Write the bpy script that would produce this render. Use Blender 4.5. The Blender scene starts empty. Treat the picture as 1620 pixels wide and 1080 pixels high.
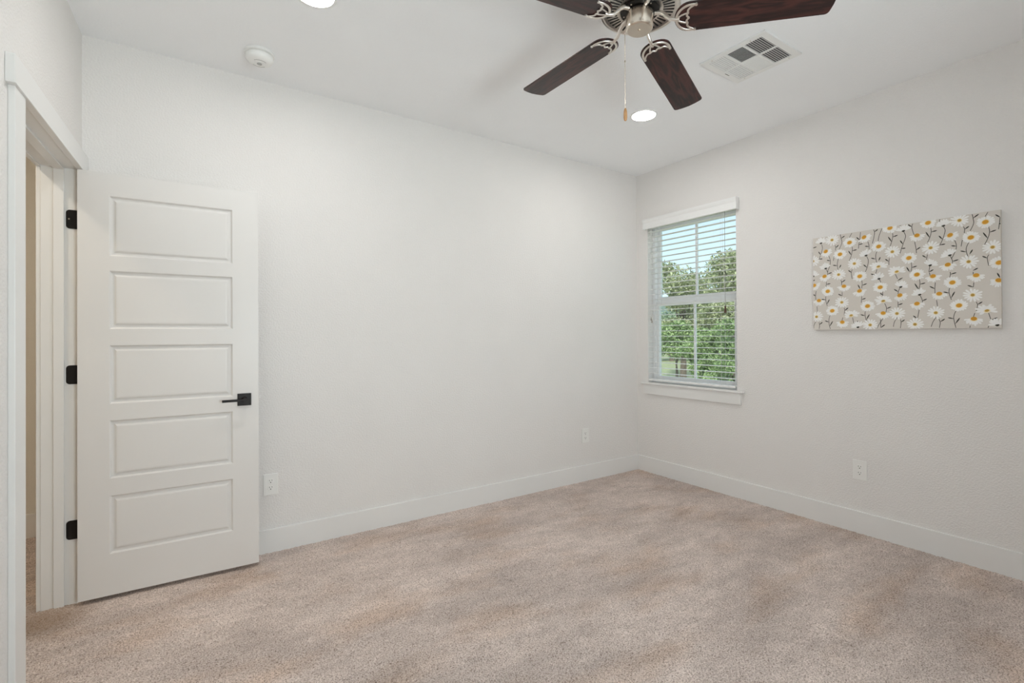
import bpy, bmesh, math, random
import numpy as np
from mathutils import Matrix, Vector

# ------------------------------------------------------------------ camera, sky, sun, exposure
SC = bpy.context.scene
COL = SC.collection
F_PX, YAW, PITCH, ROLL = 776.14, 0.591400, 0.004936, -0.005147
CAM = Vector((-3.5453, -3.1705, 1.2540))
fw = Vector((math.sin(YAW) * math.cos(PITCH), math.cos(YAW) * math.cos(PITCH), math.sin(PITCH)))
rt = Vector((math.cos(YAW), -math.sin(YAW), 0.0))
up = rt.cross(fw)
rt2 = rt * math.cos(ROLL) + up * math.sin(ROLL)
up2 = -rt * math.sin(ROLL) + up * math.cos(ROLL)
cam_data = bpy.data.cameras.new('camera')
cam_data.sensor_fit = 'HORIZONTAL'
cam_data.sensor_width = 36.0
cam_data.lens = F_PX / 1620.0 * 36.0
cam_data.shift_y = -13.47 / 1620.0
cam_data.clip_start = 0.02
cam = bpy.data.objects.new('camera', cam_data)
COL.objects.link(cam)
m3 = Matrix((rt2, up2, -fw)).transposed()
cam.matrix_world = Matrix.Translation(CAM) @ m3.to_4x4()
SC.camera = cam

world = bpy.data.worlds.new('sky')
SC.world = world
world.use_nodes = True
wn = world.node_tree
wn.nodes.clear()
w_out = wn.nodes.new('ShaderNodeOutputWorld')
w_bg = wn.nodes.new('ShaderNodeBackground')
w_sky = wn.nodes.new('ShaderNodeTexSky')
w_sky.sky_type = 'NISHITA'
w_sky.sun_disc = False
w_sky.sun_elevation = math.radians(48)
w_sky.sun_rotation = math.radians(-110)
w_sky.air_density = 0.9
w_sky.dust_density = 1.2
w_bg.inputs['Strength'].default_value = 0.26
w_mix = wn.nodes.new('ShaderNodeMix')
w_mix.data_type = 'RGBA'
w_mix.inputs['Factor'].default_value = 0.7
w_mix.inputs['B'].default_value = (3.1, 3.75, 4.2, 1)      # thin bright haze
wn.links.new(w_sky.outputs[0], w_mix.inputs['A'])
wn.links.new(w_mix.outputs['Result'], w_bg.inputs['Color'])
wn.links.new(w_bg.outputs[0], w_out.inputs['Surface'])

sun_data = bpy.data.lights.new('sun', 'SUN')
sun_data.energy = 3.2
sun_data.angle = math.radians(0.6)
sun_data.color = (1.0, 0.95, 0.86)
sun = bpy.data.objects.new('sun', sun_data)
COL.objects.link(sun)
sun.location = (-8.0, -6.0, 12.0)
sun.rotation_euler = Vector((0.62, 0.38, -0.80)).to_track_quat('-Z', 'Y').to_euler()

# daylight area lamp, added outside the added rear window to brighten the room
def fill_lamp(name, loc, target, sx, sy, watts, col):
    d = bpy.data.lights.new(name, 'AREA')
    d.shape = 'RECTANGLE'; d.size = sx; d.size_y = sy
    d.energy = watts; d.color = col
    o = bpy.data.objects.new(name, d)
    COL.objects.link(o)
    o.location = loc
    o.rotation_euler = (Vector(target) - Vector(loc)).to_track_quat('-Z', 'Y').to_euler()
    return o
FILL_POWER = 150.0
fill_lamp('fill_light', (-2.55, -4.44, 0.98), (-2.55, -3.2, 1.85), 1.3, 1.5, FILL_POWER, (0.90, 0.95, 1.0))

CAN_POWER = 108.0         # radiance of each recessed lamp's lens
CAN_COLOR = (1.0, 0.978, 0.95)
SC.view_settings.view_transform = 'Standard'
SC.view_settings.look = 'None'
SC.view_settings.exposure = 0.16
SC.view_settings.gamma = 1.0
SC.view_settings.use_curve_mapping = False
SC.cycles.use_denoising = True
SC.cycles.max_bounces = 14
SC.cycles.diffuse_bounces = 8
SC.cycles.transparent_max_bounces = 24
SC.cycles.sample_clamp_indirect = 8.0

PI = math.pi
H = 2.743                 # ceiling height
rng = np.random.default_rng(7)
random.seed(7)

# ------------------------------------------------------------------ materials
def new_mat(name):
    m = bpy.data.materials.new(name)
    m.use_nodes = True
    nt = m.node_tree
    return m, nt, nt.nodes['Principled BSDF']

def plain(name, col, rough=0.5, metal=0.0, spec=0.5):
    m, nt, b = new_mat(name)
    b.inputs['Base Color'].default_value = (*col, 1)
    b.inputs['Roughness'].default_value = rough
    b.inputs['Metallic'].default_value = metal
    b.inputs['Specular IOR Level'].default_value = spec
    return m

def textured(name, col, rough, scale, dist, detail=3.0, var=0.02, spec=0.4):
    """painted surface with a fine bump and a slight tone variation"""
    m, nt, b = new_mat(name)
    tc = nt.nodes.new('ShaderNodeTexCoord')
    n = nt.nodes.new('ShaderNodeTexNoise')
    n.inputs['Scale'].default_value = scale
    n.inputs['Detail'].default_value = detail
    nt.links.new(tc.outputs['Object'], n.inputs['Vector'])
    bp = nt.nodes.new('ShaderNodeBump')
    bp.inputs['Strength'].default_value = 0.5
    bp.inputs['Distance'].default_value = dist
    nt.links.new(n.outputs['Fac'], bp.inputs['Height'])
    nt.links.new(bp.outputs['Normal'], b.inputs['Normal'])
    n2 = nt.nodes.new('ShaderNodeTexNoise')
    n2.inputs['Scale'].default_value = 3.0
    nt.links.new(tc.outputs['Object'], n2.inputs['Vector'])
    mx = nt.nodes.new('ShaderNodeMix')
    mx.data_type = 'RGBA'
    mx.inputs['A'].default_value = (*[c * (1 - var) for c in col], 1)
    mx.inputs['B'].default_value = (*[c * (1 + var) for c in col], 1)
    nt.links.new(n2.outputs['Fac'], mx.inputs['Factor'])
    nt.links.new(mx.outputs['Result'], b.inputs['Base Color'])
    b.inputs['Roughness'].default_value = rough
    b.inputs['Specular IOR Level'].default_value = spec
    return m

M_WALL = textured('wall_paint', (0.82, 0.80, 0.78), 0.75, 110.0, 0.008)
M_CEIL = textured('ceiling_paint', (0.925, 0.935, 0.945), 0.85, 110.0, 0.003)
M_HALL = textured('hall_paint', (0.80, 0.77, 0.70), 0.75, 130.0, 0.004)
M_TRIM = textured('trim_paint', (0.82, 0.815, 0.80), 0.35, 9.0, 0.0004)
M_DOOR = textured('door_paint', (0.78, 0.765, 0.745), 0.34, 9.0, 0.0004)
M_VINYL = plain('white_vinyl', (0.92, 0.925, 0.93), 0.35)
M_SLAT = plain('blind_slat_white', (0.87, 0.87, 0.86), 0.4)
M_PLASTIC = plain('white_plastic', (0.86, 0.86, 0.84), 0.35)
M_OUTLET = plain('outlet_white', (0.86, 0.855, 0.83), 0.32)
M_SLOT = plain('dark_slot', (0.02, 0.018, 0.016), 0.6)
M_BLACK = plain('matte_black_metal', (0.016, 0.014, 0.013), 0.38, 0.6)
M_CHROME = plain('chrome', (0.90, 0.90, 0.89), 0.35, 0.8)
M_STEEL = plain('steel_screw', (0.62, 0.57, 0.5), 0.3, 1.0)
M_NICKEL = plain('brushed_nickel', (0.72, 0.645, 0.555), 0.27, 1.0)
M_NICKEL2 = plain('pale_nickel', (0.80, 0.755, 0.70), 0.38, 1.0)
M_CORD = plain('blind_cord', (0.72, 0.72, 0.70), 0.8)
M_CORD2 = plain('pull_cord_grey', (0.30, 0.29, 0.28), 0.8)
M_TASSEL = plain('tassel_wood', (0.10, 0.055, 0.03), 0.5)
M_TASSEL2 = plain('tassel_pale', (0.36, 0.31, 0.26), 0.6)
M_GRILLE = plain('grille_white', (0.85, 0.85, 0.83), 0.45)
M_DUCT = plain('duct_grey', (0.16, 0.16, 0.16), 0.8)
M_BARK = textured('bark', (0.17, 0.14, 0.11), 0.9, 30.0, 0.02, var=0.3)

def emit_mat(name, col, power):
    m = bpy.data.materials.new(name)
    m.use_nodes = True
    nt = m.node_tree
    nt.nodes.clear()
    o = nt.nodes.new('ShaderNodeOutputMaterial')
    e = nt.nodes.new('ShaderNodeEmission')
    e.inputs['Color'].default_value = (*col, 1)
    e.inputs['Strength'].default_value = power
    nt.links.new(e.outputs[0], o.inputs['Surface'])
    return m

def glass_mat():
    m = bpy.data.materials.new('window_glass')
    m.use_nodes = True
    nt = m.node_tree
    nt.nodes.clear()
    o = nt.nodes.new('ShaderNodeOutputMaterial')
    t = nt.nodes.new('ShaderNodeBsdfTransparent')
    t.inputs['Color'].default_value = (0.93, 0.96, 0.95, 1)
    g = nt.nodes.new('ShaderNodeBsdfGlossy')
    g.inputs['Roughness'].default_value = 0.02
    fr = nt.nodes.new('ShaderNodeFresnel')
    ge = nt.nodes.new('ShaderNodeNewGeometry')           # a thin pane: both faces reflect alike
    ior = nt.nodes.new('ShaderNodeMapRange')
    ior.inputs['To Min'].default_value = 1.45; ior.inputs['To Max'].default_value = 1.0 / 1.45
    nt.links.new(ge.outputs['Backfacing'], ior.inputs['Value'])
    nt.links.new(ior.outputs[0], fr.inputs['IOR'])
    mx = nt.nodes.new('ShaderNodeMixShader')
    nt.links.new(fr.outputs[0], mx.inputs[0])
    nt.links.new(t.outputs[0], mx.inputs[1])
    nt.links.new(g.outputs[0], mx.inputs[2])
    nt.links.new(mx.outputs[0], o.inputs['Surface'])
    return m
M_GLASS = glass_mat()

def wood_mat():
    m, nt, b = new_mat('dark_cherry_wood')
    tc = nt.nodes.new('ShaderNodeTexCoord')
    mp = nt.nodes.new('ShaderNodeMapping')
    mp.inputs['Scale'].default_value = (2.2, 14.0, 14.0)
    nt.links.new(tc.outputs['Object'], mp.inputs['Vector'])
    n = nt.nodes.new('ShaderNodeTexNoise')
    n.inputs['Scale'].default_value = 1.6
    n.inputs['Detail'].default_value = 2.0
    n.inputs['Distortion'].default_value = 0.4
    nt.links.new(mp.outputs[0], n.inputs['Vector'])
    mul = nt.nodes.new('ShaderNodeMath'); mul.operation = 'MULTIPLY'; mul.inputs[1].default_value = 26.0
    nt.links.new(n.outputs['Fac'], mul.inputs[0])
    sn = nt.nodes.new('ShaderNodeMath'); sn.operation = 'SINE'
    nt.links.new(mul.outputs[0], sn.inputs[0])
    n3 = nt.nodes.new('ShaderNodeTexNoise')
    n3.inputs['Scale'].default_value = 9.0
    n3.inputs['Detail'].default_value = 5.0
    nt.links.new(mp.outputs[0], n3.inputs['Vector'])
    ad = nt.nodes.new('ShaderNodeMath'); ad.operation = 'MULTIPLY_ADD'
    ad.inputs[1].default_value = 0.30; 
    nt.links.new(sn.outputs[0], ad.inputs[0])
    nt.links.new(n3.outputs['Fac'], ad.inputs[2])
    cr = nt.nodes.new('ShaderNodeValToRGB')
    cr.color_ramp.elements[0].position = 0.2
    cr.color_ramp.elements[0].color = (0.016, 0.0065, 0.006, 1)
    cr.color_ramp.elements[1].position = 0.85
    cr.color_ramp.elements[1].color = (0.062, 0.019, 0.0155, 1)
    nt.links.new(ad.outputs[0], cr.inputs[0])
    nt.links.new(cr.outputs[0], b.inputs['Base Color'])
    b.inputs['Roughness'].default_value = 0.38
    return m
M_WOOD = wood_mat()

def pull_wood():
    m, nt, b = new_mat('light_pull_wood')
    tc = nt.nodes.new('ShaderNodeTexCoord')
    n = nt.nodes.new('ShaderNodeTexNoise'); n.inputs['Scale'].default_value = 60.0
    nt.links.new(tc.outputs['Object'], n.inputs['Vector'])
    cr = nt.nodes.new('ShaderNodeValToRGB')
    cr.color_ramp.elements[0].color = (0.36, 0.17, 0.06, 1)
    cr.color_ramp.elements[1].color = (0.60, 0.34, 0.15, 1)
    nt.links.new(n.outputs['Fac'], cr.inputs[0])
    nt.links.new(cr.outputs[0], b.inputs['Base Color'])
    b.inputs['Roughness'].default_value = 0.35
    return m
M_PULL = pull_wood()

def carpet_mat():
    m, nt, b = new_mat('beige_carpet')
    L = nt.links.new
    tc = nt.nodes.new('ShaderNodeTexCoord')
    def noise(scale, detail=2.0, mapping=None):
        n = nt.nodes.new('ShaderNodeTexNoise')
        n.inputs['Scale'].default_value = scale
        n.inputs['Detail'].default_value = detail
        if mapping:
            mp = nt.nodes.new('ShaderNodeMapping')
            mp.inputs['Rotation'].default_value = (0, 0, mapping[0])
            mp.inputs['Scale'].default_value = mapping[1]
            L(tc.outputs['Object'], mp.inputs['Vector'])
            L(mp.outputs[0], n.inputs['Vector'])
        else:
            L(tc.outputs['Object'], n.inputs['Vector'])
        return n
    fleck = noise(190.0, 3.5)
    cr = nt.nodes.new('ShaderNodeValToRGB')
    e = cr.color_ramp.elements
    e[0].position = 0.30; e[0].color = (0.25, 0.19, 0.155, 1)
    e[1].position = 0.70; e[1].color = (0.86, 0.755, 0.70, 1)
    k = e.new(0.47); k.color = (0.61, 0.51, 0.46, 1)
    L(fleck.outputs['Fac'], cr.inputs[0])
    nap = noise(1.7, 4.0, (-0.18, (0.75, 2.1, 1.0)))       # lie of the pile
    nr = nt.nodes.new('ShaderNodeMapRange')
    nr.inputs['From Min'].default_value = 0.36; nr.inputs['From Max'].default_value = 0.62
    nr.inputs['To Min'].default_value = 0.86; nr.inputs['To Max'].default_value = 1.09
    L(nap.outputs['Fac'], nr.inputs['Value'])
    clump = noise(9.0, 4.0, (0.3, (0.8, 1.6, 1.0)))
    c2 = nt.nodes.new('ShaderNodeMapRange')
    c2.inputs['From Min'].default_value = 0.3; c2.inputs['From Max'].default_value = 0.7
    c2.inputs['To Min'].default_value = 0.90; c2.inputs['To Max'].default_value = 1.09
    L(clump.outputs['Fac'], c2.inputs['Value'])
    mu = nt.nodes.new('ShaderNodeMath'); mu.operation = 'MULTIPLY'
    L(nr.outputs[0], mu.inputs[0]); L(c2.outputs[0], mu.inputs[1])
    sc = nt.nodes.new('ShaderNodeVectorMath'); sc.operation = 'SCALE'
    L(cr.outputs[0], sc.inputs[0]); L(mu.outputs[0], sc.inputs['Scale'])
    # browner, trodden patches
    tn = noise(2.3, 4.0, (0.4, (0.8, 1.7, 1.0)))
    tr = nt.nodes.new('ShaderNodeMapRange')
    tr.inputs['From Min'].default_value = 0.50; tr.inputs['From Max'].default_value = 0.68
    tr.inputs['To Min'].default_value = 0.0; tr.inputs['To Max'].default_value = 0.75
    L(tn.outputs['Fac'], tr.inputs['Value'])
    tv = nt.nodes.new('ShaderNodeMix'); tv.data_type = 'RGBA'; tv.blend_type = 'MULTIPLY'
    L(tr.outputs[0], tv.inputs['Factor']); L(sc.outputs[0], tv.inputs['A'])
    tv.inputs['B'].default_value = (0.90, 0.82, 0.74, 1)
    # tan patch in the doorway, fading outward
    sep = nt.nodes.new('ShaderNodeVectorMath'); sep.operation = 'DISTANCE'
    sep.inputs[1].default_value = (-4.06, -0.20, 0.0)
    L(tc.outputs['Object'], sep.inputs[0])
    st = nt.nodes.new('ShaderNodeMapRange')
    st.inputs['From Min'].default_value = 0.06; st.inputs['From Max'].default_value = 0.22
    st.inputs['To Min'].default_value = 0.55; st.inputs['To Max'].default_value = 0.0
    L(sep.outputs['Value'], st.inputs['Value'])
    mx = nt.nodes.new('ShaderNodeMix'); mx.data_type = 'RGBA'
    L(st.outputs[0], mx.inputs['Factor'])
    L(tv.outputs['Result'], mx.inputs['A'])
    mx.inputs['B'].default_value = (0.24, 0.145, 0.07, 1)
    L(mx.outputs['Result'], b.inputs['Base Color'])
    bp = nt.nodes.new('ShaderNodeBump')
    bp.inputs['Strength'].default_value = 0.6
    bp.inputs['Distance'].default_value = 0.006
    L(fleck.outputs['Fac'], bp.inputs['Height'])
    L(bp.outputs['Normal'], b.inputs['Normal'])
    b.inputs['Roughness'].default_value = 1.0
    b.inputs['Specular IOR Level'].default_value = 0.05
    return m
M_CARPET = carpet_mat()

def canvas_mat():
    m, nt, b = new_mat('canvas_greige')
    tc = nt.nodes.new('ShaderNodeTexCoord')
    n = nt.nodes.new('ShaderNodeTexNoise'); n.inputs['Scale'].default_value = 700.0
    nt.links.new(tc.outputs['Object'], n.inputs['Vector'])
    bp = nt.nodes.new('ShaderNodeBump'); bp.inputs['Strength'].default_value = 0.3; bp.inputs['Distance'].default_value = 0.0006
    nt.links.new(n.outputs['Fac'], bp.inputs['Height'])
    nt.links.new(bp.outputs['Normal'], b.inputs['Normal'])
    b.inputs['Base Color'].default_value = (0.70, 0.655, 0.60, 1)
    b.inputs['Roughness'].default_value = 0.8
    return m
M_CANVAS = canvas_mat()
M_PETAL = plain('petal_white', (0.93, 0.92, 0.90), 0.8)
M_BALL = plain('daisy_orange', (0.68, 0.33, 0.03), 0.8)
M_OCHRE = plain('daisy_ochre', (0.50, 0.31, 0.06), 0.8)
M_HALO = plain('daisy_cream', (0.90, 0.78, 0.52), 0.8)
M_STEM = plain('stem_charcoal', (0.035, 0.033, 0.022), 0.8)

def leaf_mat(name, dark, light, scale):
    m, nt, b = new_mat(name)
    g = nt.nodes.new('ShaderNodeNewGeometry')
    tc = nt.nodes.new('ShaderNodeTexCoord')
    n = nt.nodes.new('ShaderNodeTexNoise'); n.inputs['Scale'].default_value = scale
    nt.links.new(tc.outputs['Object'], n.inputs['Vector'])
    ad = nt.nodes.new('ShaderNodeMath'); ad.operation = 'MULTIPLY_ADD'; ad.inputs[1].default_value = 0.6
    nt.links.new(g.outputs['Random Per Island'], ad.inputs[0])
    sb = nt.nodes.new('ShaderNodeMath'); sb.operation = 'SUBTRACT'; sb.inputs[1].default_value = 0.3
    nt.links.new(n.outputs['Fac'], sb.inputs[0])
    nt.links.new(sb.outputs[0], ad.inputs[2])
    cr = nt.nodes.new('ShaderNodeValToRGB')
    cr.color_ramp.elements[0].color = (*dark, 1); cr.color_ramp.elements[0].position = 0.1
    cr.color_ramp.elements[1].color = (*light, 1); cr.color_ramp.elements[1].position = 0.85
    nt.links.new(ad.outputs[0], cr.inputs[0])
    nt.links.new(cr.outputs[0], b.inputs['Base Color'])
    b.inputs['Roughness'].default_value = 0.55
    return m
M_LEAF1 = leaf_mat('oak_leaves', (0.19, 0.24, 0.11), (0.50, 0.53, 0.31), 1.2)
M_LEAF2 = leaf_mat('bush_leaves', (0.13, 0.22, 0.08), (0.38, 0.50, 0.22), 1.6)
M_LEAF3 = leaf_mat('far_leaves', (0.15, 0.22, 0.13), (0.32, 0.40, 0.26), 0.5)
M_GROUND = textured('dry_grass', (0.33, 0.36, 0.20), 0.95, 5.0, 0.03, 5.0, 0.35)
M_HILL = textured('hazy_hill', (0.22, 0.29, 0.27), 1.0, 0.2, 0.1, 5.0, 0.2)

# ------------------------------------------------------------------ mesh helpers
class MB:
    def __init__(self):
        self.v, self.f, self.mi = [], [], []
        self.cur = 0
    def add(self, vs, fs, T=None):
        o = len(self.v)
        if T is not None:
            vs = [tuple(T(Vector(p))) for p in vs]
        self.v.extend([tuple(p) for p in vs])
        for f in fs:
            self.f.append(tuple(i + o for i in f)); self.mi.append(self.cur)
    def box(self, a, b, T=None):
        x0, y0, z0 = [min(p, q) for p, q in zip(a, b)]
        x1, y1, z1 = [max(p, q) for p, q in zip(a, b)]
        self.add([(x0,y0,z0),(x1,y0,z0),(x1,y1,z0),(x0,y1,z0),(x0,y0,z1),(x1,y0,z1),(x1,y1,z1),(x0,y1,z1)],
                 [(0,3,2,1),(4,5,6,7),(0,1,5,4),(1,2,6,5),(2,3,7,6),(3,0,4,7)], T)
    def prism(self, pts, d, T=None):
        """closed outline (list of 3D points, counter-clockwise seen from the +d side) swept by vector d"""
        n = len(pts); d = Vector(d)
        vs = [Vector(p) for p in pts] + [Vector(p) + d for p in pts]
        fs = [tuple(range(n - 1, -1, -1)), tuple(range(n, 2 * n))]
        fs += [(i, (i + 1) % n, n + (i + 1) % n, n + i) for i in range(n)]
        self.add(vs, fs, T)
    def lathe(self, prof, n=40, T=None, close=True):
        """(r, z) profile turned about z"""
        vs, fs = [], []
        m = len(prof)
        for r, z in prof:
            for k in range(n):
                a = 2 * PI * k / n
                vs.append((r * math.cos(a), r * math.sin(a), z))
        for i in range(m - 1):
            for k in range(n):
                k2 = (k + 1) % n
                fs.append((i*n+k, i*n+k2, (i+1)*n+k2, (i+1)*n+k))
        if close:
            fs.append(tuple(range(n - 1, -1, -1)))
            fs.append(tuple((m-1)*n + k for k in range(n)))
        self.add(vs, fs, T)
    def tube(self, pts, r, n=8, T=None, closed=False, flat=1.0, updir=(0,0,1)):
        pts = [Vector(p) for p in pts]
        m = len(pts)
        vs, fs = [], []
        for i, p in enumerate(pts):
            if closed:
                t = pts[(i+1) % m] - pts[i-1]
            else:
                t = pts[min(i+1, m-1)] - pts[max(i-1, 0)]
            t.normalize()
            u = Vector(updir)
            s = t.cross(u)
            if s.length < 1e-4:
                s = t.cross(Vector((1, 0, 0)))
            s.normalize(); u2 = s.cross(t).normalized()
            rr = r[i] if isinstance(r, (list, tuple)) else r
            for k in range(n):
                a = 2 * PI * k / n
                vs.append(p + s * (rr * math.cos(a)) + u2 * (rr * flat * math.sin(a)))
        for i in range(m if closed else m - 1):
            j = (i + 1) % m
            for k in range(n):
                k2 = (k + 1) % n
                fs.append((i*n+k, i*n+k2, j*n+k2, j*n+k))
        if not closed:
            fs.append(tuple(range(n - 1, -1, -1)))
            fs.append(tuple((m-1)*n + k for k in range(n)))
        self.add(vs, fs, T)
    def build(self, name, mats, parent=None, smooth=False, bevel=0.0, angle=40):
        me = bpy.data.meshes.new(name)
        me.from_pydata(self.v, [], self.f)
        if not isinstance(mats, (list, tuple)):
            mats = [mats]
        for m in mats:
            me.materials.append(m)
        if any(self.mi):
            me.polygons.foreach_set('material_index', self.mi)
        bm = bmesh.new(); bm.from_mesh(me)
        bmesh.ops.recalc_face_normals(bm, faces=bm.faces)
        bm.to_mesh(me); bm.free()
        o = bpy.data.objects.new(name, me)
        COL.objects.link(o)
        if parent is not None:
            o.parent = parent
        if bevel:
            md = o.modifiers.new('bevel', 'BEVEL')
            md.width = bevel; md.segments = 2; md.limit_method = 'ANGLE'; md.angle_limit = math.radians(35)
        if smooth:
            me.set_sharp_from_angle(angle=math.radians(angle))
            me.polygons.foreach_set('use_smooth', [True] * len(me.polygons))
        me.update()
        return o

def empty(name, loc=(0, 0, 0), rot=(0, 0, 0)):
    o = bpy.data.objects.new(name, None)
    o.empty_display_size = 0.1
    COL.objects.link(o)
    o.location = loc; o.rotation_euler = rot
    return o
def tag(o, label, cat, group=None, kind=None):
    o['label'] = label; o['category'] = cat
    if group: o['group'] = group
    if kind: o['kind'] = kind
    return o
def struct(o, label, cat):
    return tag(o, label, cat, None, 'structure')
def copy_tree(o, parent=None):
    c = o.copy(); COL.objects.link(c)
    c.parent = parent
    for ch in list(o.children):
        copy_tree(ch, c)
    return c

# ------------------------------------------------------------------ large structure
SL = 0.043                                     # the door wall is slightly out of square
_h = math.hypot(1, SL)
def LW(p):                                     # (t along the wall from the far corner, n into the room, z)
    t, n, z = p
    return Vector((-3.954 + (-SL * t + n) / _h, (-t - SL * n) / _h, z))

mb = MB(); mb.box((-4.12, 0, -0.1), (0.16, 0.14, H + 0.1))
struct(mb.build('wall_back', M_WALL), 'long blank white wall facing the camera, behind the open door', 'wall')

OY0, OY1, OZ0, OZ1 = -0.130, -0.997, 0.803, 2.270
mb = MB()
mb.box((0, 0, -0.1), (0.16, OY0, H + 0.1))
mb.box((0, OY1, -0.1), (0.16, -4.12, H + 0.1))
mb.box((0, OY0, -0.1), (0.16, OY1, OZ0))
mb.box((0, OY0, OZ1), (0.16, OY1, H + 0.1))
struct(mb.build('wall_right', M_WALL), 'white wall on the right with the window and the daisy canvas', 'wall')

T0, T1, ZH = 0.088, 0.920, 2.052               # jamb faces and head
JD = 0.132
mb = MB()
mb.box((-1.25, -JD, -0.1), (T0 - 0.018, 0, H + 0.1), LW)
mb.box((T1 + 0.018, -JD, -0.1), (4.1, 0, H + 0.1), LW)
mb.box((T0 - 0.018, -JD, ZH + 0.018), (T1 + 0.018, 0, H + 0.1), LW)
struct(mb.build('wall_left', M_WALL), 'narrow strip of white wall at far left around the doorway', 'wall')

FX0, FX1 = -2.10, -3.00
mb = MB()
mb.box((-4.4, -3.96, -0.1), (FX1, -4.12, H + 0.1)); mb.box((FX0, -3.96, -0.1), (0.0, -4.12, H + 0.1))
mb.box((FX1, -3.96, -0.1), (FX0, -4.12, OZ0)); mb.box((FX1, -3.96, OZ1), (FX0, -4.12, H + 0.1))
struct(mb.build('wall_front', M_WALL), 'white wall behind the camera closing the room', 'wall')

mb = MB(); mb.box((-5.6, -4.1, H), (0.16, 1.25, H + 0.12))
struct(mb.build('ceiling', M_CEIL), 'flat off-white ceiling carrying the fan, lights and vent', 'ceiling')

mb = MB()
mb.box((-5.5, 1.10, -0.1), (-4.02, 1.22, H))
mb.box((-5.5, 1.22, -0.1), (-5.4, -2.0, H))
mb.box((-5.5, -2.0, -0.1), (-4.16, -1.9, H))
struct(mb.build('wall_hall', M_HALL), 'dim beige hallway wall glimpsed through the doorway', 'wall')

# carpet: a fine displaced grid, pile height varying tuft by tuft
def smooth_noise(ny, nx, cell):
    gy, gx = int(ny / cell) + 3, int(nx / cell) + 3
    g = rng.standard_normal((gy, gx))
    yy, xx = np.arange(ny) / cell, np.arange(nx) / cell
    y0, x0 = yy.astype(int), xx.astype(int)
    fy, fx = (yy - y0)[:, None], (xx - x0)[None, :]
    a, b = g[y0][:, x0], g[y0][:, x0 + 1]
    c, d = g[y0 + 1][:, x0], g[y0 + 1][:, x0 + 1]
    return (a * (1 - fx) + b * fx) * (1 - fy) + (c * (1 - fx) + d * fx) * fy
def grid_floor(name, x0, x1, y0, y1, step, amp):
    nx, ny = int((x1 - x0) / step) + 1, int((y1 - y0) / step) + 1
    X, Y = np.meshgrid(np.linspace(x0, x1, nx), np.linspace(y0, y1, ny))
    Z = amp * (0.55 * smooth_noise(ny, nx, 1.0) + 0.5 * smooth_noise(ny, nx, 2.6) + 0.35 * smooth_noise(ny, nx, 9.0))
    Z = np.clip(Z, -3 * amp, 2.2 * amp) - amp * 0.5
    X = X + rng.uniform(-0.3, 0.3, X.shape) * step
    Y = Y + rng.uniform(-0.3, 0.3, Y.shape) * step
    co = np.stack([X, Y, Z], -1).reshape(-1, 3).astype(np.float32)
    i = (np.arange(ny - 1)[:, None] * nx + np.arange(nx - 1)[None, :]).reshape(-1)
    q = np.stack([i, i + 1, i + nx + 1, i + nx], -1).astype(np.int32)
    me = bpy.data.meshes.new(name)
    me.vertices.add(len(co)); me.vertices.foreach_set('co', co.ravel())
    me.loops.add(q.size); me.loops.foreach_set('vertex_index', q.ravel())
    me.polygons.add(len(q)); me.polygons.foreach_set('loop_start', np.arange(0, q.size, 4, dtype=np.int32))
    me.polygons.foreach_set('use_smooth', np.ones(len(q), dtype=bool))
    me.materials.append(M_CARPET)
    me.update(calc_edges=True)
    o = bpy.data.objects.new(name, me); COL.objects.link(o)
    return o
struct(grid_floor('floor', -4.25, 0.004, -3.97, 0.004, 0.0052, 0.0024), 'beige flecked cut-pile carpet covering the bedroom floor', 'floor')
mb = MB()
mb.box((-5.5, -2.0, -0.1), (-4.24, 1.2, -0.003)); mb.box((-4.24, 0.0, -0.1), (-4.0, 1.2, -0.003))
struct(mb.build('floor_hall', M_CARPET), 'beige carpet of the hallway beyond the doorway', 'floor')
mb = MB(); mb.box((-4.3, -4.1, -0.14), (0.16, 0.14, -0.03))
struct(mb.build('floor_slab', M_DUCT), 'concrete slab under the carpet', 'floor')

# baseboards
BH = 0.135
def baseboard(name, a, b, T, label):
    mb = MB(); mb.box(a, b, T)
    return struct(mb.build(name, M_TRIM, bevel=0.003), label, 'baseboard')
baseboard('baseboard_back', (-3.95, -0.014, -0.02), (0, 0, BH), None, 'white baseboard along the blank wall, from door to corner')
baseboard('baseboard_right', (-0.014, -3.95, -0.02), (0, -0.014, BH), None, 'white baseboard along the wall below the window')
baseboard('baseboard_left', (1.028, 0, -0.02), (3.9, 0.014, BH), LW, 'white baseboard on the door wall beside the camera')
baseboard('baseboard_hall', (-5.4, 1.086, -0.02), (-4.1, 1.10, BH + 0.01), None, 'baseboard of the hallway seen through the doorway')

# door frame: jamb with stop, casings, header
mb = MB()
mb.box((T0 - 0.018, -JD, -0.02), (T0, 0, ZH + 0.018), LW)
mb.box((T1, -JD, -0.02), (T1 + 0.018, 0, ZH + 0.018), LW)
mb.box((T0, -JD, ZH), (T1, 0, ZH + 0.018), LW)
mb.box((T0, -0.086, -0.02), (T0 + 0.011, -0.048, ZH), LW)
mb.box((T1 - 0.011, -0.086, -0.02), (T1, -0.048, ZH), LW)
mb.box((T0 + 0.011, -0.086, ZH - 0.011), (T1 - 0.011, -0.048, ZH), LW)
struct(mb.build('trim_1', M_TRIM, bevel=0.0015), 'white door jamb with its stop lining the doorway', 'door frame')
ZC = 2.047
mb = MB()
mb.box((T1 + 0.005, 0, -0.02), (T1 + 0.107, 0.018, ZC), LW)
mb.box((0.001, 0, -0.02), (T0 - 0.005, 0.018, ZC), LW)
struct(mb.build('trim_2', M_TRIM, bevel=0.002), 'flat white casing boards upright beside the doorway', 'door casing')
mb = MB()
mb.box((0.002, 0, ZC), (1.052, 0.025, ZC + 0.092), LW)
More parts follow.
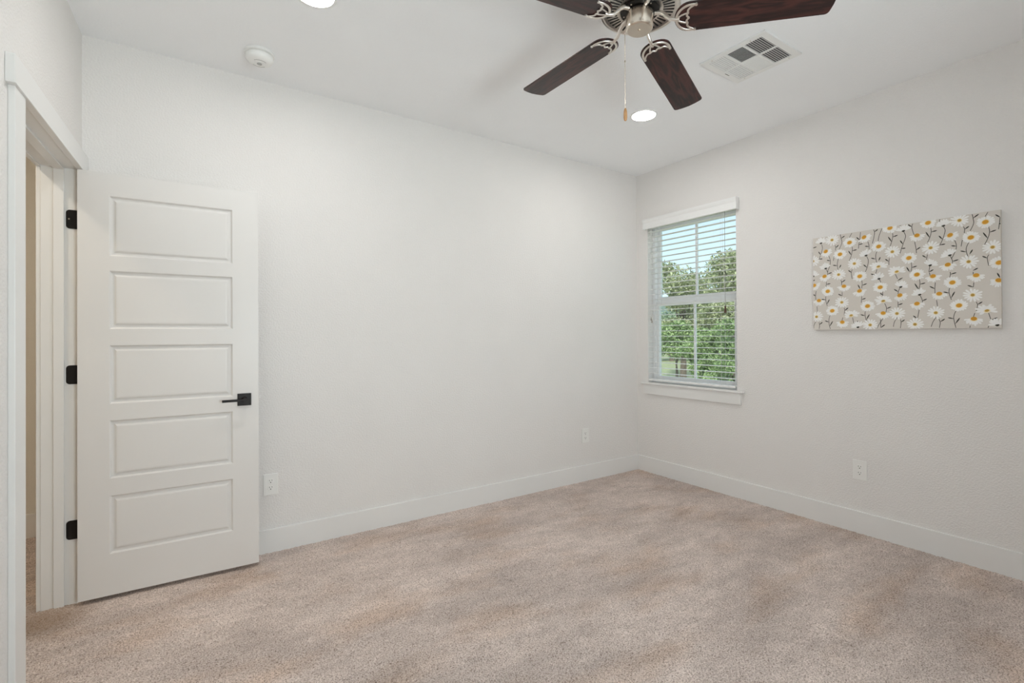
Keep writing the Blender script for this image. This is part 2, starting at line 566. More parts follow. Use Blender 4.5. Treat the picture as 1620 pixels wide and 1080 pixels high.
struct(mb.build('trim_3', M_TRIM, bevel=0.002), 'flat white header board across the top of the doorway', 'door header')
mb = MB()
mb.box((-0.02, -JD - 0.016, -0.02), (T0 - 0.005, -JD, ZC), LW)
mb.box((T1 + 0.005, -JD - 0.016, -0.02), (T1 + 0.107, -JD, ZC), LW)
mb.box((-0.04, -JD - 0.018, ZC), (T1 + 0.127, -JD, ZC + 0.09), LW)
struct(mb.build('trim_4', M_TRIM, bevel=0.002), 'white casing on the hallway side of the doorway', 'door casing')

# ------------------------------------------------------------------ the open door
DW, DZ0, DZ1, DT = 0.7545, 0.020, 2.043, 0.035
ang = math.atan2(-0.022, 0.752)
door = empty('door_1', (-3.9535, -0.136, 0), (0, 0, ang))
struct(door, 'white five-panel interior door standing wide open against the blank wall', 'door')
def door_slab():
    mb = MB()
    pu = (0.116, 0.632)
    pz = [(0.217, 0.496), (0.577, 0.856), (0.935, 1.217), (1.295, 1.575), (1.645, 1.935)]
    for v0, s in ((0.0, 1), (DT, -1)):
        def q(u0, z0, u1, z1):
            mb.add([(u0, v0, z0), (u1, v0, z0), (u1, v0, z1), (u0, v0, z1)], [(0, 1, 2, 3)])
        q(0, DZ0, pu[0], DZ1); q(pu[1], DZ0, DW, DZ1)
        zs = [DZ0] + [z for p in pz for z in p] + [DZ1]
        for k in range(0, len(zs), 2):
            q(pu[0], zs[k], pu[1], zs[k + 1])
        for z0, z1 in pz:
            loops = [(0, 0), (0.002, 0.001), (0.008, 0.0100), (0.014, 0.0108), (0.018, 0.0100), (0.027, 0.0030), (0.033, 0.0022)]
            vs, fs = [], []
            for ins, dep in loops:
                v = v0 + s * dep
                vs += [(pu[0]+ins, v, z0+ins), (pu[1]-ins, v, z0+ins), (pu[1]-ins, v, z1-ins), (pu[0]+ins, v, z1-ins)]
            for i in range(len(loops) - 1):
                for k in range(4):
                    fs.append((4*i+k, 4*i+(k+1) % 4, 4*i+4+(k+1) % 4, 4*i+4+k))
            e = 4 * (len(loops) - 1)
            fs.append((e, e+1, e+2, e+3))
            mb.add(vs, fs)
    for a, b in (((0, DZ0), (DW, DZ0)), ((DW, DZ0), (DW, DZ1)), ((DW, DZ1), (0, DZ1)), ((0, DZ1), (0, DZ0))):
        mb.add([(a[0], 0, a[1]), (b[0], 0, b[1]), (b[0], DT, b[1]), (a[0], DT, a[1])], [(0, 1, 2, 3)])
    return mb
door_slab().build('door_panel', M_DOOR, door)
def lever_set(front):
    s = -1 if front else 1
    v = 0.0 if front else DT
    f = lambda a: v + s * a
    mb = MB(); mb.box((0.653, f(0), 0.883), (0.7185, f(0.008), 0.9485))
    r = mb.build('door_handle', M_BLACK, door, bevel=0.0012)
    r['label'] = 'square black lever handle'
    mb = MB()
    mb.lathe([(0.0135, 0), (0.0135, 0.012), (0.0105, 0.016), (0.0105, 0.052)], 24, lambda p: (0.6860 + p.x, f(0.008) + s * p.z, 0.9175 + p.y))
    mb.build('lever_neck', M_BLACK, r, smooth=True)
    mb = MB(); mb.box((0.6985, f(0.046), 0.9105), (0.5800, f(0.058), 0.9235))
    mb.build('lever', M_BLACK, r, bevel=0.0025)
lever_set(True); lever_set(False)
mb = MB(); mb.box((DW, 0.006, 0.887), (DW + 0.0015, 0.029, 0.945))
mb.prism([(DW, 0.010, 0.916), (DW + 0.012, 0.0145, 0.916), (DW + 0.012, 0.0225, 0.916), (DW, 0.0245, 0.916)], (0, 0, 0.014))
lt = mb.build('latch', M_CHROME, door, bevel=0.001); lt['label'] = 'small chrome latch'
for hz in (1.813, 1.079, 0.348):
    # leaf screwed on the jamb face, knuckle at the pin, leaf let into the door edge
    mb = MB()
    dm = door.matrix_basis.inverted() if False else Matrix.Rotation(-ang, 4, 'Z') @ Matrix.Translation(Vector((3.9535, 0.136, 0)))
    def TJ(p): return dm @ LW((T0 + 0.0006 + p.x, p.y, hz + p.z))
    hh, n0, rr = 0.0445, -0.042, 0.014
    pts = [(0, 0.002, -hh), (0, 0.002, hh)]
    for c, a0 in (((n0 + rr, hh - rr), 90), ((n0 + rr, -hh + rr), 180)):
        for k in range(7):
            a = math.radians(a0 + 15 * k)
            pts.append((0, c[0] + rr * math.cos(a), c[1] + rr * math.sin(a)))
    mb.prism(pts, (0.002, 0, 0), TJ)
    hg = mb.build('hinge', M_BLACK, door)
    hg['label'] = 'black door hinge'
    mb = MB(); mb.lathe([(0.006, -hh), (0.006, hh)], 14, lambda p: TJ(Vector((0.007 + p.x, 0.008 + p.y, p.z))))
    mb.build('knuckle', M_BLACK, hg, smooth=True)
    mb = MB(); mb.box((-0.0015, 0.006, hz - hh), (0.0005, DT - 0.001, hz + hh)); mb.build('leaf', M_BLACK, hg)
    if hz > 1.5:
        mb = MB(); mb.lathe([(0.0037, 0), (0.0032, 0.0014), (0.0005, 0.0016)], 14, lambda p: TJ(Vector((0.002 + p.z, -0.031 + p.x, p.y + 0.001))))
        sc = mb.build('screw', M_STEEL, hg, smooth=True); sc['label'] = 'bright screw head'

# ------------------------------------------------------------------ window
win = empty('window_1', (0.0, (OY0 + OY1) / 2, OZ0))
struct(win, 'single-hung white vinyl window with a blind, near the corner', 'window')
def WL(p): return Vector((p.x, p.y - (OY0 + OY1) / 2, p.z - OZ0))
def wbuild(mb, name, mat, parent=win, bevel=0.0):
    mb.v = [tuple(WL(Vector(p))) for p in mb.v]
    return mb.build(name, mat, parent, bevel=bevel)
def ring(mb, x0, x1, y0, y1, z0, z1, w, wb=None, wt=None):
    wb = w if wb is None else wb; wt = w if wt is None else wt
    mb.box((x0, y0, z0), (x1, y0 - w, z1)); mb.box((x0, y1 + w, z0), (x1, y1, z1))
    mb.box((x0, y0 - w, z0), (x1, y1 + w, z0 + wb)); mb.box((x0, y0 - w, z1 - wt), (x1, y1 + w, z1))
ZI = 0.821
mb = MB(); ring(mb, 0.070, 0.150, OY0, OY1, ZI, OZ1, 0.028, 0.022, 0.03)
wbuild(mb, 'window_frame', M_VINYL, bevel=0.002)
ym = (OY0 + OY1) / 2
# upper sash (outer), lower sash (inner)
mb = MB(); ring(mb, 0.108, 0.136, OY0 - 0.028, OY1 + 0.028, 1.548, OZ1 - 0.03, 0.030, 0.050, 0.035)
s1 = wbuild(mb, 'sash', M_VINYL, bevel=0.002)
mb = MB(); mb.box((0.114, ym + 0.009, 1.598), (0.130, ym - 0.009, OZ1 - 0.065)); wbuild(mb, 'muntin', M_VINYL, s1)
mb = MB(); mb.box((0.1205, OY0 - 0.056, 1.596), (0.1235, OY1 + 0.056, OZ1 - 0.063)); wbuild(mb, 'glass_pane', M_GLASS, s1)
mb = MB(); ring(mb, 0.076, 0.106, OY0 - 0.028, OY1 + 0.028, ZI + 0.022, 1.556, 0.036, 0.036, 0.042)
s2 = wbuild(mb, 'sash', M_VINYL, bevel=0.002)
mb = MB(); mb.box((0.084, ym + 0.009, ZI + 0.058), (0.100, ym - 0.009, 1.514)); wbuild(mb, 'muntin', M_VINYL, s2)
mb = MB(); mb.box((0.0905, OY0 - 0.062, ZI + 0.056), (0.0935, OY1 + 0.062, 1.516)); wbuild(mb, 'glass_pane', M_GLASS, s2)
mb = MB(); mb.box((0.066, ym + 0.03, 1.538), (0.078, ym - 0.03, 1.556)); wbuild(mb, 'sash_lock', M_VINYL, s2, bevel=0.003)
mb = MB()
mb.box((-0.030, -0.062, OZ0), (0.0, -1.060, ZI)); mb.box((0.0, OY0, OZ0), (0.075, OY1, ZI))
wbuild(mb, 'window_sill', M_TRIM, bevel=0.003)
mb = MB(); mb.box((-0.017, -0.090, 0.714), (0.0, -1.033, OZ0)); wbuild(mb, 'sill_apron', M_TRIM, bevel=0.002)

# a plain unseen window, added behind the camera to let the fill lamp in
added_win = empty('added_window', (0, 0, 0))
struct(added_win, 'unseen white window added behind the camera to let fill light in', 'window')
mb = MB()
mb.box((FX1, -4.06, ZI), (FX1 + 0.05, -4.11, OZ1)); mb.box((FX0 - 0.05, -4.06, ZI), (FX0, -4.11, OZ1))
for z0, z1 in ((OZ0, ZI + 0.04), (1.52, 1.57), (OZ1 - 0.05, OZ1)):
    mb.box((FX1 + 0.05, -4.06, z0), (FX0 - 0.05, -4.11, z1))
mb.build('window_frame', M_VINYL, added_win)
mb = MB(); mb.box((FX1 + 0.05, -4.084, ZI + 0.04), (FX0 - 0.05, -4.087, OZ1 - 0.05)); mb.build('glass_pane', M_GLASS, added_win)

# ------------------------------------------------------------------ blind
bl = empty('window_blind', (0.0, ym, 2.30))
tag(bl, 'white horizontal slat blind with open slats hanging in the window', 'blind')
def BL(p): return (p.x, p.y - ym, p.z - 2.30)
def bbuild(mb, name, mat, parent=bl, **k):
    mb.v = [BL(Vector(p)) for p in mb.v]
    return mb.build(name, mat, parent, **k)
mb = MB()
prof = [(-0.030, 2.213), (-0.040, 2.213), (-0.042, 2.222), (-0.039, 2.228), (-0.039, 2.268), (-0.043, 2.276), (-0.047, 2.290), (-0.047, 2.304), (-0.030, 2.304)]
mb.prism([(x, -0.108, z) for x, z in prof], (0, -0.916, 0))
mb.box((-0.030, -0.108, 2.213), (-0.001, -0.118, 2.304)); mb.box((-0.030, -1.014, 2.213), (-0.001, -1.024, 2.304))
bbuild(mb, 'valance', M_SLAT, bevel=0.001)
mb = MB(); mb.box((-0.008, OY0 - 0.004, 2.222), (0.044, OY1 + 0.004, 2.266)); bbuild(mb, 'headrail', M_SLAT, bevel=0.002)
SY0, SY1 = OY0 - 0.010, OY1 + 0.010
def slat_mesh():
    mb = MB()
    xs = [-0.025, -0.0125, 0, 0.0125, 0.025]
    pr = [(x, 0.0012 - 0.0022 * (x / 0.025) ** 2) for x in xs]
    pts = [(x, 0, z + 0.0010) for x, z in reversed(pr)] + [(x, 0, z - 0.0010) for x, z in pr]
    mb.prism(pts, (0, SY1 - SY0, 0))
    return mb
s0 = slat_mesh().build('slat', M_SLAT, bl)
s0.location = (0.019, SY0 - ym, 2.190 - 2.30)
z = 2.190 - 0.0475
while z > 0.868:
    c = s0.copy(); COL.objects.link(c); c.parent = bl
    c.location = (0.019, SY0 - ym, z - 2.30)
    z -= 0.0475
mb = MB(); mb.box((-0.007, SY0, 0.836), (0.045, SY1, 0.853)); bbuild(mb, 'bottom_rail', M_SLAT, bevel=0.003)
for y in (-0.245, -0.872):
    for x in (-0.0085, 0.0465):
        mb = MB(); mb.tube([(x, y, 2.24), (x, y, 0.853)], 0.0009, 6); bbuild(mb, 'ladder_cord', M_CORD)
def tassel_prof(L, r):
    return [(0.001, 0), (r * 0.55, -0.002), (r * 0.7, -L * 0.25), (r * 0.6, -L * 0.34), (r, -L * 0.75), (r * 0.95, -L), (0.001, -L)]
def cord_with_tassel(y0, y1, x, ztop, zt, mat, L=0.042, r=0.0085, cm=M_CORD):
    mb = MB()
    mb.tube([(x, y0, ztop), (x, y0, zt)], 0.0015, 6)
    c = bbuild(mb, 'pull_cord', cm)
    mb = MB(); mb.lathe(tassel_prof(L, r), 16, lambda p: (p.x + x, p.y + y0, p.z + zt))
    t = bbuild(mb, 'tassel', mat, c, smooth=True)
    return c
c = cord_with_tassel(-0.916, 0, -0.020, 2.23, 1.478, M_TASSEL, 0.056, 0.0105, M_CORD2); c['label'] = 'pull cord with a dark brown tassel'
mb = MB(); mb.tube([(-0.016, -0.892, 2.23), (-0.016, -0.895, 1.9), (-0.019, -0.914, 1.482)], 0.0011, 6); bbuild(mb, 'pull_cord', M_CORD)
c = cord_with_tassel(-0.178, 0, -0.012, 2.23, 1.412, M_TASSEL2, 0.03, 0.005); c['label'] = 'tilt cord with a small pale tassel'
c = cord_with_tassel(-0.186, 0, -0.012, 2.23, 1.392, M_TASSEL2, 0.03, 0.005); c['label'] = 'tilt cord with a small pale tassel'

# ------------------------------------------------------------------ daisy canvas
FLOWERS = "S,116,585,0 R,217,552,0 H,297,573,35 B,49,574,0 H,78,516,30 R,162,485,0 S,-2,461,0 B,77,403,20 B,307,457,20 S,243,415,0 S,153,355,0 H,69,353,20 R,272,332,0 B,-1,359,0 H,5,298,30 R,88,252,0 H,183,278,0 H,270,241,15 H,34,195,0 S,170,175,0 R,313,143,0 R,114,123,0 S,18,87,0 O,223,89,0 H,172,48,0 B,260,13,20 S,326,26,0 R,432,605,0 R,374,503,0 B,498,575,0 H,562,539,0 R,613,601,0 S,443,461,0 S,624,457,0 R,523,413,0 O,372,381,0 B,621,358,-20 O,464,340,0 B,374,306,20 R,560,312,0 H,633,296,10 R,380,254,0 B,483,247,-20 H,478,199,25 O,395,170,0 B,572,195,20 H,559,145,10 H,660,195,0 H,394,97,0 S,463,91,0 S,644,88,0 S,549,25,0 S,749,588,0 B,681,571,10 H,709,515,30 R,853,559,0 R,795,487,0 S,880,422,0 B,707,403,25 H,698,353,10 S,785,358,0 R,904,338,0 R,717,252,0 H,815,282,0 H,902,247,-15 S,800,177,0 R,744,124,0 O,856,91,0 H,804,50,0 B,895,13,10"
STEMS = "53:565,58:540,51:513,46:496,36:470 164:613,170:584,173:557,157:517 135:515,137:535,132:548 230:610,216:583 231:524,232:501,226:468,215:438 278:608,274:564,269:535,266:506 317:542,323:517,324:492 348:610,353:593,349:561,341:527 97:482,104:454,102:420,89:383,89:355 81:396,88:376 128:483,123:448 152:458,146:428,147:404,150:385 311:451,319:423,313:387,303:356 231:379,225:358,230:320 365:478,358:447,362:406 364:365,355:331 170:289,170:303,166:320 79:315,80:301,76:280 283:304,285:282,282:256 170:286,171:309 17:259,13:229,15:201 76:226,76:193,84:155 172:241,172:216 282:205,281:187,279:166 21:156,24:110 183:139,187:122,182:92 20:66,3:35,0:8 33:50,36:31,33:6 102:98,93:64,96:26,102:5 176:77,170:58 230:75,237:40 301:117,299:88,306:48 392:610,377:569,371:535 443:580,446:554,439:518,431:494 500:570,508:541,495:496,480:445 483:612,482:599 543:610,538:591,544:559,551:539 624:576,627:547,620:515,610:490 551:503,557:462,559:436 428:424,425:403,425:384 534:386,536:355,531:332 609:421,604:392 619:354,615:321 666:611,663:597 377:301,384:283 457:325,467:297 571:284,574:259,569:229 643:259,641:229,641:198 617:318,621:294 479:243,471:222,469:203 392:228,393:205,392:186 402:155,411:128,408:99 469:161,469:137,471:114 575:189,584:162,583:145 569:108,561:58 648:159,653:113 395:68,373:30,362:5 380:59,382:8 467:72,450:41,445:13 480:56,483:37,479:4 647:67,631:37,623:10 657:54,663:33,659:3 682:565,688:542,678:500,664:464 801:611,805:586,806:558,790:518 768:515,770:536,765:551 863:609,852:588 865:532,869:504,861:469,849:441 728:484,735:456,732:427,715:385 710:397,718:371,717:354 761:486,755:445 786:462,775:427,782:386 865:385,859:367,864:327 909:571,907:544,903:512 708:311,709:299,706:281 803:301,803:284 805:244,803:219 705:224,702:198,712:157 732:99,721:60,730:2 814:140,819:122,814:91 808:80,802:59 862:78,871:41 789:13,787:1 862:10,859:0"
LEAVES = "46:498,33:521 36:470,58:470 -3:549,22:555 170:586,190:600 137:530,155:547 232:497,258:502 226:471,210:501 273:559,255:580 268:531,290:534 323:510,301:516 353:596,371:609 104:451,83:457 89:366,114:373 145:413,119:420 157:396,168:418 311:383,292:403 226:361,208:377 357:429,333:438 355:329,331:341 170:303,192:318 -4:326,9:336 79:298,105:302 285:274,311:283 274:252,261:281 13:225,-3:240 75:196,49:202 82:167,98:200 172:216,149:230 282:185,304:193 187:121,207:139 36:34,55:51 93:50,69:59 97:21,117:56 237:37,261:53 298:84,274:92 305:58,323:93 446:549,471:556 440:521,422:555 495:498,481:523 486:473,508:473 538:592,519:610 627:546,653:551 620:515,602:552 557:454,578:469 373:416,382:438 424:406,406:422 536:355,561:362 526:331,511:362 604:404,585:420 616:321,636:333 467:286,493:301 574:255,599:261 567:226,549:262 641:223,617:240 470:220,449:237 393:205,379:219 411:122,435:133 469:141,492:150 584:159,605:169 560:58,540:76 382:9,403:27 483:39,501:54 676:497,660:520 665:467,689:469 805:589,828:607 770:535,789:550 869:502,895:510 861:472,843:506 734:450,713:455 718:368,744:375 775:412,751:421 789:397,802:422 859:367,839:381 910:572,891:591 904:539,911:540 709:298,735:305 802:308,823:320 907:259,896:286 803:219,779:231 702:195,678:203 711:167,727:202 721:52,696:59 728:24,747:57 819:125,839:139 871:40,896:53 664:37,684:53"

cv = None
def daisy_canvas():
    W_, H_ = 0.911, 0.613
    mb = MB()
    mb.box((0.0, 0.0, 0.0), (0.021, -W_, H_))
    lay = [0]
    def clip(poly):
        for ax, lim, sg in ((0, 0, 1), (0, W_, -1), (1, 0, 1), (1, H_, -1)):
            out = []
            for i in range(len(poly)):
                a, b = poly[i - 1], poly[i]
                ia, ib = sg * (a[ax] - lim) >= 0, sg * (b[ax] - lim) >= 0
                if ia != ib:
                    t = (lim - a[ax]) / (b[ax] - a[ax])
                    out.append((a[0] + t * (b[0] - a[0]), a[1] + t * (b[1] - a[1])))
                if ib: out.append(b)
            poly = out
            if len(poly) < 3: return []
        return poly
    def face(poly, mi, depth):
        poly = clip(poly)
        if len(poly) < 3: return
        mb.cur = mi
        mb.add([(-depth, -u, v) for u, v in poly], [tuple(range(len(poly)))])
        mb.cur = 0
    def ell(u, v, a, b, rot, mi, depth, n=18):
        face([(u + a * math.cos(t) * math.cos(rot) - b * math.sin(t) * math.sin(rot),
               v + a * math.cos(t) * math.sin(rot) + b * math.sin(t) * math.cos(rot)) for t in [2 * PI * k / n for k in range(n)]], mi, depth)
    dd = [0.0004]
    def petal(u, v, angd, r0, r1, w, sy=1.0):
        c, s = math.cos(angd), math.sin(angd)
        L = r1 - r0
        prof = [(0, 0.25), (0.35, 0.75), (0.7, 1.0), (0.9, 0.8), (1.0, 0.35)]
        pts = [(r0 + L * a, w * b) for a, b in prof] + [(r0 + L * a, -w * b) for a, b in reversed(prof)]
        dd[0] += 2e-7
        face([(u + x * c - y * s, v + sy * (x * s + y * c)) for x, y in pts], 1, dd[0])
    for t in STEMS.split():
        pts = [tuple(float(q) / 1000 for q in p.split(':')) for p in t.split(',')]
        # smooth the polyline
        fine = []
        n = len(pts)
        for i in range(n - 1):
            p0, p1, p2, p3 = pts[max(i-1, 0)], pts[i], pts[i+1], pts[min(i+2, n-1)]
            for k in range(5):
                s = k / 5
                fine.append(tuple(0.5 * (2*p1[j] + (p2[j]-p0[j])*s + (2*p0[j]-5*p1[j]+4*p2[j]-p3[j])*s*s + (3*p1[j]-p0[j]-3*p2[j]+p3[j])*s**3) for j in (0, 1)))
        fine.append(pts[-1])
        for a, b in zip(fine[:-1], fine[1:]):
            dx, dy = b[0]-a[0], b[1]-a[1]; l = math.hypot(dx, dy) or 1
            nx, ny = -dy / l * 0.00145, dx / l * 0.00145
            face([(a[0]-nx, a[1]-ny), (b[0]-nx, b[1]-ny), (b[0]+nx, b[1]+ny), (a[0]+nx, a[1]+ny)], 5, 0.0003)
    for t in LEAVES.split():
        (a, b) = [tuple(float(q) / 1000 for q in p.split(':')) for p in t.split(',')]
        dx, dy = b[0]-a[0], b[1]-a[1]; l = math.hypot(dx, dy) or 1
        nx, ny = -dy / l, dx / l
        w = 0.0033
        pr = [(0, 0.2), (0.3, 0.75), (0.6, 1.0), (0.85, 0.7), (1.0, 0.1)]
        face([(a[0]+dx*s+nx*w*q, a[1]+dy*s+ny*w*q) for s, q in pr] + [(a[0]+dx*s-nx*w*q, a[1]+dy*s-ny*w*q) for s, q in reversed(pr)], 5, 0.00035)
    R = math.radians
    for t in FLOWERS.split():
        k, u, v, rot = t.split(',')
        u, v, rot = float(u) / 1000, float(v) / 1000, R(float(rot))
        rj = random.Random(int(u * 7919 + v * 104729))
        if k == 'R':
            for i in range(19):
                petal(u, v, 2*PI*(i + rj.uniform(-.2, .2))/19, 0.010, 0.039 * rj.uniform(0.86, 1.06), 0.0052, 0.86)
            ell(u, v, 0.0165, 0.0140, 0.2, 4, 0.0008); ell(u, v, 0.0128, 0.0108, 0.2, 2, 0.0010)
        elif k == 'S':
            for i in range(14):
                petal(u, v, 2*PI*(i + rj.uniform(-.12, .12))/14, 0.006, 0.042 * rj.uniform(0.88, 1.04), 0.0053, 0.90)
            ell(u, v, 0.0115, 0.0105, 0, 4, 0.0008); ell(u, v, 0.0080, 0.0074, 0, 3, 0.0010)
        elif k == 'H':
            for i in range(10):
                a = R(-172 + 164 * i / 9) + rot * 0.9 + R(rj.uniform(-4, 4))
                petal(u, v, a, 0.006, 0.039 * rj.uniform(0.84, 1.08), 0.0048, 0.95)
            ell(u, v - 0.002, 0.0155, 0.0125, rot, 4, 0.0008); ell(u, v, 0.0128, 0.0105, rot, 2, 0.0010)
        elif k == 'B':
            for i in range(8):
                a = R(20 + 140 * i / 7) + rot + R(rj.uniform(-4, 4))
                petal(u, v, a, 0.003, 0.040 * rj.uniform(0.82, 1.06), 0.0052)
            face([(u-0.0095, v+0.0005), (u-0.003, v-0.0055), (u+0.003, v-0.0055), (u+0.0095, v+0.0025), (u+0.004, v+0.0055), (u-0.004, v+0.004)], 5, 0.0010)
        else:
            for i in range(10):
                a = R(-22 + 224 * i / 9) + R(12) + R(rj.uniform(-5, 5))
                petal(u, v, a, 0.004, 0.050 * rj.uniform(0.75, 1.05) * (0.72 + 0.28 * abs(math.cos(a))), 0.0066, 0.85)
            ell(u, v - 0.002, 0.0130, 0.0095, 0.2, 4, 0.0008); ell(u, v, 0.0090, 0.0062, 0.25, 3, 0.0010)
    o = mb.build('wall_canvas', [M_CANVAS, M_PETAL, M_BALL, M_OCHRE, M_HALO, M_STEM])
    o.location = (-0.0222, -1.564, 1.281)
    return o
cv = daisy_canvas()
tag(cv, 'stretched canvas printed with white daisies, hung on the right wall', 'wall art')

# ------------------------------------------------------------------ outlets
def outlet():
    root = empty('power_outlet')
    mb = MB(); mb.box((-0.0395, -0.006, -0.062), (0.0395, 0, 0.062))
    mb.build('faceplate', M_OUTLET, root, bevel=0.0025)
    for zc in (0.0195, -0.0195):
        mb = MB()
        pts = [(0.0165 * math.cos(a), -0.0065, zc + 0.0185 * math.sin(a)) for a in [2 * PI * k / 28 for k in range(28)]]
        pts = [(x, y, max(zc - 0.0142, min(zc + 0.0142, z))) for x, y, z in pts]
        mb.prism(pts, (0, 0.002, 0))
        r = mb.build('receptacle', M_OUTLET, root, bevel=0.0005)
        mb = MB()
        mb.box((-0.0075, -0.0072, zc + 0.0015), (-0.0053, -0.0064, zc + 0.0085))
        mb.box((0.0053, -0.0072, zc + 0.0020), (0.0075, -0.0064, zc + 0.0080))
        mb.lathe([(0.0028, 0), (0.0028, 0.0008)], 12, lambda p: (p.x, -0.0072 + p.z, zc - 0.0065 + p.y))
        sl = mb.build('slots', M_SLOT, r); sl['label'] = 'dark plug slots'
    mb = MB(); mb.lathe([(0.0028, 0), (0.0024, 0.0009), (0.0004, 0.001)], 12, lambda p: (p.x, -0.006 - p.z, p.y))
    mb.build('screw', M_OUTLET, root, smooth=True)
    return root
OG = 'duplex outlets low on the walls'
o1 = outlet(); o1.location = (-3.120, -0.0003, 0.392)
tag(o1, 'white double outlet low on the blank wall right beside the open door', 'outlet', OG)
o2 = copy_tree(o1); o2.location = (-0.662, -0.0003, 0.386)
tag(o2, 'white double outlet low on the blank wall, near the room corner', 'outlet', OG)
o3 = copy_tree(o1); o3.location = (-0.0003, -1.820, 0.394); o3.rotation_euler = (0, 0, -PI / 2)
tag(o3, 'white double outlet low on the wall below the daisy canvas', 'outlet', OG)

# ------------------------------------------------------------------ recessed lights
M_LENS = emit_mat('lamp_lens_glow', CAN_COLOR, CAN_POWER)
def can_light():
    root = empty('recessed_light')
    mb = MB()
    mb.lathe([(0.0765, -0.0015), (0.0775, -0.006), (0.085, -0.0068), (0.0895, -0.004), (0.0900, 0.0), (0.0765, 0.0)], 56, close=False)
    mb.build('trim_ring', M_PLASTIC, root, smooth=True, angle=60)
    mb = MB()
    n = 48
    vs = [(0.0775 * math.cos(2*PI*k/n), 0.0775 * math.sin(2*PI*k/n), -0.0025) for k in range(n)]
    mb.add(vs, [tuple(range(n - 1, -1, -1))])
    l = mb.build('lamp_lens', M_LENS, root); l['label'] = 'glowing white lens'
    return root
LG = 'recessed ceiling lights'
l1 = can_light(); l1.location = (-0.945, -0.915, H)
tag(l1, 'glowing round recessed ceiling light just right of the fan pull chain', 'ceiling light', LG)
l2 = copy_tree(l1); l2.location = (-3.063, -0.930, H)
tag(l2, 'glowing round recessed ceiling light cut off at the top edge, nearest the smoke detector', 'ceiling light', LG)
M_LENS_HALL = emit_mat('warm_lamp_glow', (1.0, 0.88, 0.72), 150.0)
l5 = copy_tree(l1); l5.location = (-4.75, -0.6, H)  # unseen lamp, added to light the hallway
for ch in l5.children:
    if ch.name.startswith('lamp_lens'):
        ch.data = ch.data.copy(); ch.data.materials[0] = M_LENS_HALL
tag(l5, 'unseen recessed ceiling light added in the hallway to brighten it', 'ceiling light', LG)

# ------------------------------------------------------------------ smoke detector
M_SLIT = plain('slit_grey', (0.45, 0.45, 0.44), 0.6)
sd = empty('smoke_detector', (-3.208, -0.306, H))
tag(sd, 'round white smoke detector on the ceiling above the open door', 'smoke detector')
mb = MB(); mb.lathe([(0.069, 0.0), (0.0715, -0.004), (0.0715, -0.014), (0.064, -0.017)], 48); mb.build('mounting_base', M_PLASTIC, sd, smooth=True)
mb = MB(); mb.lathe([(0.058, -0.015), (0.0655, -0.021), (0.0665, -0.034), (0.062, -0.045), (0.050, -0.053), (0.036, -0.0565), (0.001, -0.057)], 48)
bd = mb.build('body', M_PLASTIC, sd, smooth=True)
mb = MB(); mb.box((-0.022, -0.020, -0.0555), (0.022, 0.020, -0.0585)); mb.build('sensor_panel', M_PLASTIC, bd, bevel=0.002)
mb = MB()
mb.lathe([(0.012, -0.058), (0.012, -0.061), (0.010, -0.062), (0.008, -0.0605), (0.001, -0.0605)], 28); mb.build('test_button', M_SLIT, bd, smooth=True)
for s in (-1, 1):
    mb = MB()
    mb.tube([(0.036 * math.cos(a), s * 0.036 * math.sin(a), -0.0566) for a in [math.radians(40 + 10 * i) for i in range(11)]], 0.0014, 6)
    mb.build('vent_slit', M_SLIT, bd)

# ------------------------------------------------------------------ air vent
av = empty('air_vent', (-1.002, -1.699, H))
tag(av, 'square white louvered air vent on the ceiling to the right of the fan', 'air vent')
hs = 0.181
cx_ = [(-0.1475, -0.006), (0.006, 0.1475)]
cy_ = [(0.0525, 0.1460), (-0.0445, 0.0425), (-0.1460, -0.0545)]
mb = MB()
xs = [-0.1475, -0.006, 0.006, 0.1475]
ys = [-0.146, -0.0545, -0.0445, 0.0425, 0.0525, 0.146]
for (a, b) in ((-hs, xs[0]), (xs[1], xs[2]), (xs[3], hs)):
    y0, y1 = (-hs, hs) if a in (-hs, xs[3]) else (ys[0], ys[-1])
    mb.box((a, y0, -0.009), (b, y1, -0.004))
for (a, b) in ((-hs, ys[0]), (ys[1], ys[2]), (ys[3], ys[4]), (ys[5], hs)):
    for (p, q) in ((xs[0], xs[1]), (xs[2], xs[3])):
        mb.box((p, a, -0.009), (q, b, -0.004))
mb.box((xs[1], -hs, -0.009), (xs[2], ys[0], -0.004)); mb.box((xs[1], ys[-1], -0.009), (xs[2], hs, -0.004))
# turned-down outer lip
for a, b in (((-hs, -hs), (hs, -hs + 0.002)), ((-hs, hs - 0.002), (hs, hs)), ((-hs, -hs), (-hs + 0.002, hs)), ((hs - 0.002, -hs), (hs, hs))):
    mb.box((*a, -0.005), (*b, 0.0))
mb.build('vent_frame', M_GRILLE, av)
mb = MB(); mb.box((-0.150, -0.150, -0.0015), (0.150, 0.150, 0.0)); mb.build('backing', M_DUCT, av)
for i, (y0, y1) in enumerate(cy_):
    for j, (x0, x1) in enumerate(cx_):
        mb = MB()
        w = 0.0046
        if i == 1:
            n = 12; s = -1 if j == 0 else 1
            for k in range(n):
                xc = x0 + (x1 - x0) * (k + 0.5) / n
                zt, zb = -0.0042, -0.0080
                mb.prism([(xc - s * w/2, y0, zt), (xc - s * w/2 + 0.0020, y0, zt), (xc + s * w/2 + 0.0020, y0, zb), (xc + s * w/2, y0, zb)], (0, y1 - y0, 0))
        else:
            n = 8; s = 1 if i == 0 else -1
            for k in range(n):
                yc = y0 + (y1 - y0) * (k + 0.5) / n
                zt, zb = -0.0042, -0.0080
                mb.prism([(x0, yc - s * w/2, zt), (x0, yc - s * w/2 + 0.0022, zt), (x0, yc + s * w/2 + 0.0022, zb), (x0, yc + s * w/2, zb)], (x1 - x0, 0, 0))
        mb.build('louver_bank', M_GRILLE, av)
